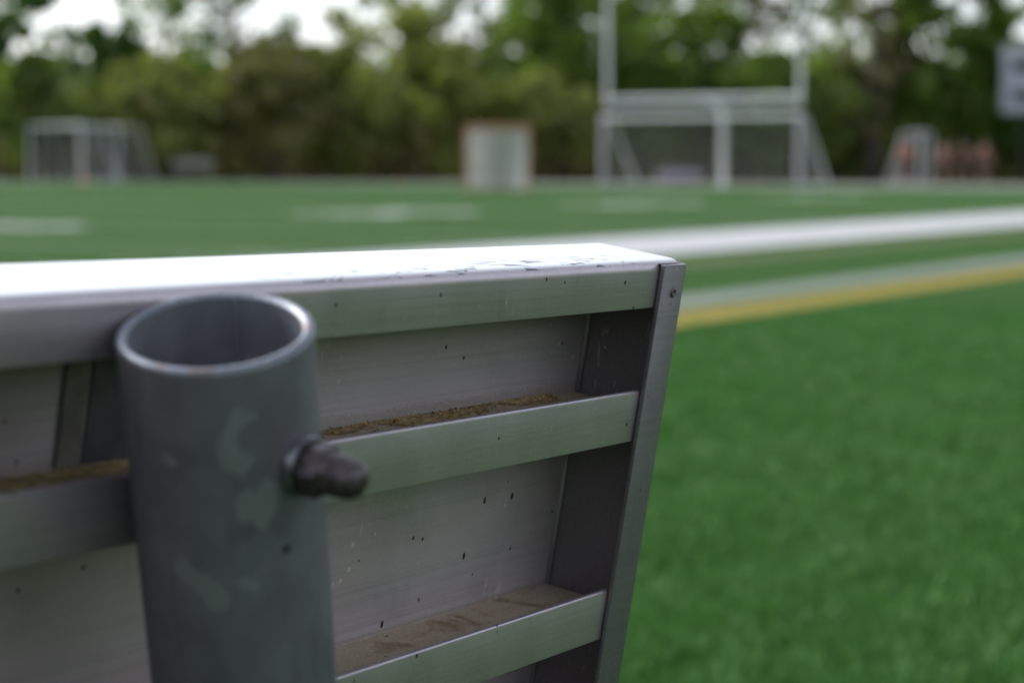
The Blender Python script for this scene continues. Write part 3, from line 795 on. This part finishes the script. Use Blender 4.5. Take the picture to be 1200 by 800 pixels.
def person(loc, rz, H, shirt, label, arms=(0.15, 0.15), bend=(0, 0), stride=0.1, lean=0.0):
    g = tag(empty('person', loc, rz), label, 'person', 'players in red at the far right')
    k = H / 1.75
    J = {'pel': (0, lean * .1, .95), 'wai': (0, lean * .3, 1.08), 'che': (0, lean * .7, 1.30), 'nec': (0, lean, 1.47), 'neck2': (0, lean * 1.05 - .01, 1.53),
         'hd1': (0, lean * 1.1 - .02, 1.62), 'hd2': (0, lean * 1.1 - .015, 1.70)}
    E = [('pel', 'wai'), ('wai', 'che'), ('che', 'nec'), ('nec', 'neck2'), ('neck2', 'hd1'), ('hd1', 'hd2')]
    Rr = {'pel': (.155, .105), 'wai': (.135, .095), 'che': (.165, .110), 'nec': (.07, .065), 'neck2': .056, 'hd1': (.078, .098), 'hd2': (.070, .085)}
    for i, s in enumerate((-1, 1)):
        a, b = arms[i], bend[i]
        sh = Vector((s * .185, lean * .9, 1.41)); el = sh + Vector((s * math.sin(a) * .29, -.03, -math.cos(a) * .29))
        wr = el + Vector((s * math.sin(a * .4) * .25, -math.sin(b) * .25, -math.cos(b) * .25 * math.cos(a * .4)))
        hd = wr + (wr - el).normalized() * .09
        hip = Vector((s * .095, 0, .90)); kn = Vector((s * .11, -s * stride * .5 - .02, .50)); an = Vector((s * .12, -s * stride, .09)); toe = an + Vector((s * .02, -.15, -.045))
        for n_, p, r in (('sh', sh, .062), ('el', el, .045), ('wr', wr, .031), ('hd', hd, (.040, .020)), ('hip', hip, .092), ('kn', kn, .060), ('an', an, .042), ('toe', toe, .036)):
            J[n_ + str(i)] = tuple(p); Rr[n_ + str(i)] = r
        for e in (('che', 'sh'), ('sh', 'el'), ('el', 'wr'), ('wr', 'hd'), ('pel', 'hip'), ('hip', 'kn'), ('kn', 'an'), ('an', 'toe')):
            E.append((e[0] if e[0] in ('che', 'pel') else e[0] + str(i), e[1] + str(i)))
    names = list(J); idx = {n_: i for i, n_ in enumerate(names)}
    body = skin_mesh([Vector(J[n_]) * k for n_ in names], [(idx[a], idx[b]) for a, b in E],
                     [tuple(x * k for x in Rr[n_]) if isinstance(Rr[n_], tuple) else Rr[n_] * k for n_ in names])
    bm = bmesh.new(); bm.from_mesh(body); bpy.data.meshes.remove(body)
    for i, s in enumerate((-1, 1)):                 # fingers, thumb
        hd = Vector(J['hd%d' % i]) * k; dr = (hd - Vector(J['wr%d' % i]) * k).normalized()
        for f_, (off, ln) in enumerate(((-.028, .065), (-.009, .078), (.010, .072), (.028, .055))):
            p0 = hd + dr * .012 + Vector((0, off, 0)); p1 = p0 + dr * ln * .55; p2 = p1 + dr * ln * .4 + Vector((-s * .012, 0, 0))
            tube(bm, [p0, p1, p2], [.009, .008, .006], 6)
        p0 = hd - dr * .03 + Vector((0, -.03, 0)); tube(bm, [p0, p0 + Vector((0, -.03, 0)) + dr * .03, p0 + Vector((0, -.035, 0)) + dr * .06], [.011, .009, .007], 6)
    hc = Vector(J['hd1']) * k
    tube(bm, [hc + Vector((0, -.09, .03)), hc + Vector((0, -.115, -.012)), hc + Vector((0, -.092, -.018))], [.010, .016, .012], 6)  # nose
    for s in (-1, 1): tube(bm, [hc + Vector((s * .072, .0, .02)), hc + Vector((s * .088, .012, .0)), hc + Vector((s * .074, .004, -.025))], [.012, .014, .010], 6)  # ears
    link_bm('body', bm, skin_m, g, smooth_=True)
    # face: eyes and mouth
    for s in (-1, 1):
        bm = bmesh.new(); bmesh.ops.create_icosphere(bm, subdivisions=2, radius=.011, matrix=Matrix.Translation(hc + Vector((s * .032, -.084, .022))))
        link_bm('eye', bm, hair_m, g, smooth_=True)
    # hair cap
    bm = bmesh.new(); bmesh.ops.create_uvsphere(bm, u_segments=20, v_segments=14, radius=1)
    for v in list(bm.verts):
        if v.co.z < -.35 or (v.co.y < -.45 and v.co.z < .35): bm.verts.remove(v)
    bmesh.ops.transform(bm, matrix=Matrix.Translation(Vector((0, J['hd2'][1] + .012, 1.665)) * k) @ Matrix.Diagonal((.092 * k, .108 * k, .105 * k, 1)), verts=bm.verts)
    link_bm('hair', bm, hair_m, g, smooth_=True)
    # shirt and shorts follow the body
    sub = ['che', 'pel', 'wai', 'nec'] + [n_ + i for i in '01' for n_ in ('sh',)]
    V = {n_: Vector(J[n_]) for n_ in sub}
    for i in '01': V['sl' + i] = V['sh' + i].lerp(Vector(J['el' + i]), .72)
    nm = list(V); ix = {n_: j for j, n_ in enumerate(nm)}
    rr = {'che': (.185, .128), 'wai': (.160, .118), 'pel': (.168, .122), 'nec': (.085, .078), 'sh0': .080, 'sh1': .080, 'sl0': .070, 'sl1': .070}
    me = skin_mesh([V[n_] * k for n_ in nm], [(ix[a], ix[b]) for a, b in (('pel', 'wai'), ('wai', 'che'), ('che', 'nec'), ('che', 'sh0'), ('che', 'sh1'), ('sh0', 'sl0'), ('sh1', 'sl1'))],
                   [tuple(x * k for x in rr[n_]) if isinstance(rr[n_], tuple) else rr[n_] * k for n_ in nm])
    o = bpy.data.objects.new('shirt', me); me.materials.append(shirt); C.objects.link(o); o.parent = g
    for p in me.polygons: p.use_smooth = True
    V = {'p': Vector(J['pel']) + Vector((0, 0, .03))}
    for i in '01': V['h' + i] = Vector(J['hip' + i]); V['k' + i] = Vector(J['hip' + i]).lerp(Vector(J['kn' + i]), .85)
    nm = list(V); ix = {n_: j for j, n_ in enumerate(nm)}
    rr = {'p': (.166, .120), 'h0': .108, 'h1': .108, 'k0': .088, 'k1': .088}
    me = skin_mesh([V[n_] * k for n_ in nm], [(0, ix['h0']), (0, ix['h1']), (ix['h0'], ix['k0']), (ix['h1'], ix['k1'])],
                   [tuple(x * k for x in rr[n_]) if isinstance(rr[n_], tuple) else rr[n_] * k for n_ in nm])
    o = bpy.data.objects.new('shorts', me); me.materials.append(short_m); C.objects.link(o); o.parent = g
    for p in me.polygons: p.use_smooth = True
    for i in '01':
        a, t = Vector(J['an' + i]) * k, Vector(J['toe' + i]) * k
        bm = bmesh.new(); tube(bm, [a + Vector((0, .06, -.045)), a + Vector((0, .02, -.035)), a.lerp(t, .6), t, t + Vector((0, -.05, -.004))], [.030, .046, .046, .042, .018], 10)
        link_bm('shoe', bm, shoe_m, g, smooth_=True)
    return g
org_shirt = simple('orange_shirt', (.40, .085, .035), .8, 0, .15, 9)
red_shirt = simple('red_shirt', (.17, .045, .038), .8, 0, .15, 9)
red2_shirt = simple('faded_red_shirt', (.16, .055, .048), .8, 0, .15, 9)
person(at(1060, 85), R(20), 1.72, org_shirt, 'player in bright orange shirt and dark shorts left of the small goal', (.35, .2), (.5, .9), .12)
person(at(1104, 86), R(-40), 1.66, red2_shirt, 'player in faded red shirt just right of the small goal', (.15, .3), (.2, .3), .08)
person(at(1126, 87), R(60), 1.70, red_shirt, 'player in red shirt turned sideways, between the two other red players', (.2, .5), (.8, 1.2), .2)
person(at(1151, 85), R(-20), 1.68, red_shirt, 'player in red shirt at the right end of the group', (.3, .25), (.4, .1), .14)

# ------------------------------------------------------------------ trees
bark_m = simple('bark', (.060, .050, .042), .9, 0, .35, 5, .6)
LEAF = {
    'dark': leaf_mat('leaves_dark_green', (0.048, 0.100, 0.022), (0.096, 0.173, 0.033)),
    'green': leaf_mat('leaves_green', (0.086, 0.155, 0.020), (0.160, 0.220, 0.037)),
    'mid': leaf_mat('leaves_mid_green', (0.110, 0.160, 0.039), (0.203, 0.250, 0.064)),
    'olive': leaf_mat('leaves_olive', (0.206, 0.223, 0.058), (0.269, 0.282, 0.096)),
    'brown': leaf_mat('leaves_olive_brown', (0.225, 0.191, 0.069), (0.239, 0.249, 0.106)),
    'yellow': leaf_mat('leaves_yellow_green', (0.221, 0.261, 0.048), (0.270, 0.282, 0.083)),
    'dry': leaf_mat('twigs_brown', (0.129, 0.107, 0.061), (0.224, 0.185, 0.101)),
}
def leaf_quads(P, size, jit=.35, droop=.0):
    """one bent leaf-clump quad per point, all of its own island"""
    n = len(P)
    a = RNG.normal(size=(n, 3)); a /= np.linalg.norm(a, axis=1)[:, None]
    b = RNG.normal(size=(n, 3)); b -= a * (a * b).sum(1)[:, None]; b /= np.linalg.norm(b, axis=1)[:, None]
    s = size * (1 + jit * RNG.normal(size=(n, 1))).clip(.35, 2.0)
    V = np.stack([P + a * s, P + b * s * .55, P - a * s, P - b * s * .55], 1).reshape(-1, 3)
    return V, n
def quads_mesh(name, V, n, mat, parent):
    me = bpy.data.meshes.new(name)
    me.vertices.add(4 * n); me.vertices.foreach_set('co', V.astype(np.float32).ravel())
    me.loops.add(4 * n); me.loops.foreach_set('vertex_index', np.arange(4 * n, dtype=np.int32))
    me.polygons.add(n); me.polygons.foreach_set('loop_start', np.arange(0, 4 * n, 4, dtype=np.int32))
    me.update(); me.validate(); me.materials.append(mat)
    o = bpy.data.objects.new(name, me); C.objects.link(o)
    if parent: o.parent = parent
    return o
def tree(px, depth, top_y, bot_y, wpx, leaf, label, n=1500, size=.20, clumps=26, sparse=False, name='tree', trunk_r=.14, dead=False):
    if name == 'shrub': top_y -= 24; wpx *= 1.12; n = int(n * 1.25)
    hz = lambda y: CAM_H + (189 - y) / FPX * depth
    zt, zb = hz(top_y), max(.15, hz(bot_y)); rw = wpx / FPX * depth / 2
    g = tag(empty(name, at(px, depth)), label, 'shrub' if name == 'shrub' else 'tree', 'trees and shrubs along the far side of the field')
    rng = random.Random(int(px * 7 + depth))
    # trunk and limbs
    bm = bmesh.new()
    hgt = zt - .1 * (zt - zb)
    lean = rng.uniform(-.03, .03)
    tr = [(lean * z + .12 * math.sin(z * .8 + px), .1 * math.cos(z * .7 + px), z) for z in np.linspace(0, hgt, 7)]
    r0 = trunk_r
    tube(bm, tr, [r0 * (1.25 if i == 0 else 1) * (1 - .85 * i / 6) + .012 for i in range(7)], 8)
    ends = []
    nl = 14 if (sparse or dead) else 9
    for q in range(nl):
        z0 = max(.4, zb) + (hgt - max(.4, zb)) * rng.uniform(0.0, .85) if not dead else rng.uniform(.3, .9) * hgt
        f_ = z0 / hgt * 6; i0 = min(5, int(f_)); p0 = Vector(tr[i0]).lerp(Vector(tr[i0 + 1]), f_ - i0)
        an = rng.uniform(0, 2 * PI); ln = rw * rng.uniform(.55, 1.0); up = rng.uniform(.25, .9) * ln
        p1 = p0 + Vector((math.cos(an) * ln * .5, math.sin(an) * ln * .5, up * .6)); p2 = p0 + Vector((math.cos(an) * ln, math.sin(an) * ln, up + rng.uniform(-.2, .3)))
        rb = r0 * .36 * (1 - z0 / hgt * .5)
        tube(bm, [p0, p1, p2], [rb, rb * .6, .012], 5); ends.append(p2)
        for _ in range(3):
            e = p1.lerp(p2, rng.random()); e2 = e + Vector((rng.uniform(-1, 1), rng.uniform(-1, 1), rng.uniform(.1, 1))) * ln * .4
            tube(bm, [e, e2], [rb * .4, .008], 4); ends.append(e2)
    link_bm('trunk', bm, bark_m, g, smooth_=True)
    if n == 0: return g
    # clumps spread through an uneven crown volume
    cz, hz2 = (zt + zb) / 2, (zt - zb) / 2
    P = []
    for c in range(clumps):
        while True:
            v = RNG.uniform(-1, 1, 3)
            if (v ** 2).sum() < 1: break
        taper = 1 - .35 * max(0, v[2])
        ctr = np.array([v[0] * rw * taper, v[1] * rw * taper, cz + v[2] * hz2 * .95])
        m = int(n / clumps * RNG.uniform(.5, 1.5))
        cr = (rw * (.30 if sparse else .40)) * RNG.uniform(.6, 1.25)
        q = RNG.normal(size=(m, 3)); q /= np.linalg.norm(q, axis=1)[:, None]
        q *= RNG.random((m, 1)) ** .45 * cr; q[:, 2] *= .75
        P.append(ctr + q)
    P = np.concatenate(P); P[:, 2] = np.maximum(P[:, 2], .06)
    V, k = leaf_quads(P, size * (1.15 if sparse else 1.4))
    quads_mesh('crown', V, k, LEAF[leaf], g)
    return g

T = tree
T(-22, 97, -90, 75, 150, 'dark', 'tall dark green tree filling the upper left corner', 2600, .20)
T(38, 99, 62, 185, 150, 'mid', 'mid green bushy tree over the left end of the grey goals', 3600, .19)
T(126, 101, 12, 112, 95, 'dark', 'slender tree with small dark round crown above the grey goals', 1700, .17, 26, True)
T(78, 104, 22, 66, 60, 'dark', 'thin dark treetop beside the bright gap in the upper left', 240, .16, 9, True)
T(196, 105, -70, 84, 120, 'mid', 'airy tall tree with bare twigs left of the forked trunk', 1350, .15, 32, True)
T(272, 100, -110, 150, 150, 'dark', 'tall sparse tree with dark trunk dividing the shrubs at left', 2000, .16, 40, True, 'tree', .30)
T(196, 97, 78, 205, 130, 'olive', 'olive green shrub behind the low pale bench', 2200, .18, 24, False, 'shrub', .08)
T(135, 103, 88, 195, 90, 'mid', 'green shrub behind the right end of the grey goals', 1400, .18, 20, False, 'shrub', .08)
T(322, 98, 55, 205, 130, 'brown', 'brownish olive shrub with wide crown right of the dark trunk', 2300, .18, 26, False, 'shrub', .09)
T(392, 99, 44, 205, 110, 'yellow', 'yellow green shrub beneath the widest patch of open sky', 2100, .18, 26, False, 'shrub', .09)
T(462, 98, 34, 205, 130, 'olive', 'tall yellow olive shrub left of the lacrosse goal', 2400, .18, 26, False, 'shrub', .09)
T(530, 97, 55, 205, 100, 'yellow', 'light green shrub close behind the lacrosse goal on its left', 1900, .18, 24, False, 'shrub', .09)
T(478, 106, -80, 70, 130, 'mid', 'airy tree with many sky gaps rising over the olive shrubs', 1500, .16, 34, True)
T(570, 104, -70, 150, 130, 'mid', 'loose crowned tree behind the lacrosse goal, sky showing through', 1900, .17, 38, True)
T(658, 100, -50, 170, 150, 'green', 'dense dark green tree left of the football uprights', 4600, .20, 60)
T(640, 97, 104, 206, 105, 'olive', 'low olive shrub between the lacrosse goal and the uprights', 1700, .18, 22, False, 'shrub', .08)
T(752, 101, 36, 205, 150, 'green', 'bright green tree between the two football uprights', 3800, .19, 46)
T(728, 107, -90, 60, 110, 'green', 'thin leafy treetop behind the left upright', 1700, .18, 36, True)
T(832, 103, -10, 205, 130, 'green', 'green tree beyond the middle of the wide goal', 3400, .19, 46)
T(905, 100, 40, 205, 120, 'green', 'dark green tree just left of the right upright', 3000, .19, 40)
T(868, 108, -40, 60, 90, 'dry', 'brown twiggy treetop left of the right upright', 1200, .16, 30, True)
T(968, 99, 56, 206, 120, 'mid', 'green tree right of the right upright', 3000, .19, 40)
T(940, 109, -60, 60, 130, 'mid', 'sparse treetop with bright sky patches behind the right upright', 1000, .16, 12, True)
T(1020, 98, -60, 190, 80, 'dry', 'bare brown tree with grey trunk left of the bright trees', 1900, .15, 34, True, 'tree', .40)
T(1078, 99, -60, 195, 105, 'green', 'bright green leafy tree rising behind the small goal', 4000, .19, 54)
T(1142, 100, -60, 195, 95, 'green', 'green tree between the players and the scoreboard', 3800, .19, 54)
T(1205, 102, 55, 205, 130, 'dark', 'dark green tree standing behind the scoreboard', 3000, .19, 40)
T(1232, 106, -80, 60, 100, 'dark', 'dark treetop rising over the scoreboard', 1100, .18, 20, True)

T(706, 112, -70, 90, 110, 'green', 'tall leafy tree far behind the left upright of the football goal', 1700, .19, 36, True)
T(806, 113, -60, 70, 120, 'mid', 'tall pale green treetop above the crossbar between both uprights', 1300, .18, 32, True)
T(1000, 112, -60, 110, 110, 'mid', 'pale green tree close beside the bare brown tree on its left', 1300, .18, 32, True)
T(612, 113, -60, 100, 110, 'mid', 'tall loose tree over the lacrosse goal at its right side', 1500, .18, 34, True)

def thicket(name, pts, zr, n, size, leaf, label):
    P = np.zeros((n, 3))
    for i in range(n):
        t = RNG.random() * (len(pts) - 1); k = int(t); a, b = pts[k], pts[k + 1]; p = a.lerp(b, t - k)
        off = RNG.normal() * 1.3
        zz = zr[0] + (zr[1] - zr[0]) * RNG.random() * (.85 + .15 * math.sin(t * 9.1) * math.sin(t * 3.7 + 1))
        P[i] = (p.x + RNG.normal() * 1.2, p.y + off, zz)
    V, k = leaf_quads(P, size)
    o = quads_mesh(name, V, k, LEAF[leaf], None)
    return tag(o, label, 'undergrowth', None, 'stuff')
thicket('undergrowth', [at(px, 106 + 2 * math.sin(px)) for px in range(-500, 1801, 100)], (.05, 4.6), 26000, .22, 'dry', 'dark brown undergrowth below the trees at the field edge')
thicket('far_woodland', [at(px, 122 + 3 * math.sin(px)) for px in range(-600, 1901, 100)], (.05, 7.3), 34000, .42, 'mid', 'dark green woodland mass further behind the trees')
# woods that close the other sides of the sports ground
ring = [F(-70 + 105 * math.cos(t) + 20, -30 + 105 * math.sin(t)) for t in np.linspace(R(20), R(20), 1)]
ring = [Vector((120 * math.sin(t), 25 + 95 * math.cos(t), 0)) for t in np.linspace(R(32), R(328), 38)]
thicket('surrounding_woodland', ring, (.05, 12.0), 19000, .75, 'mid', 'woodland closing the other sides of the sports ground')
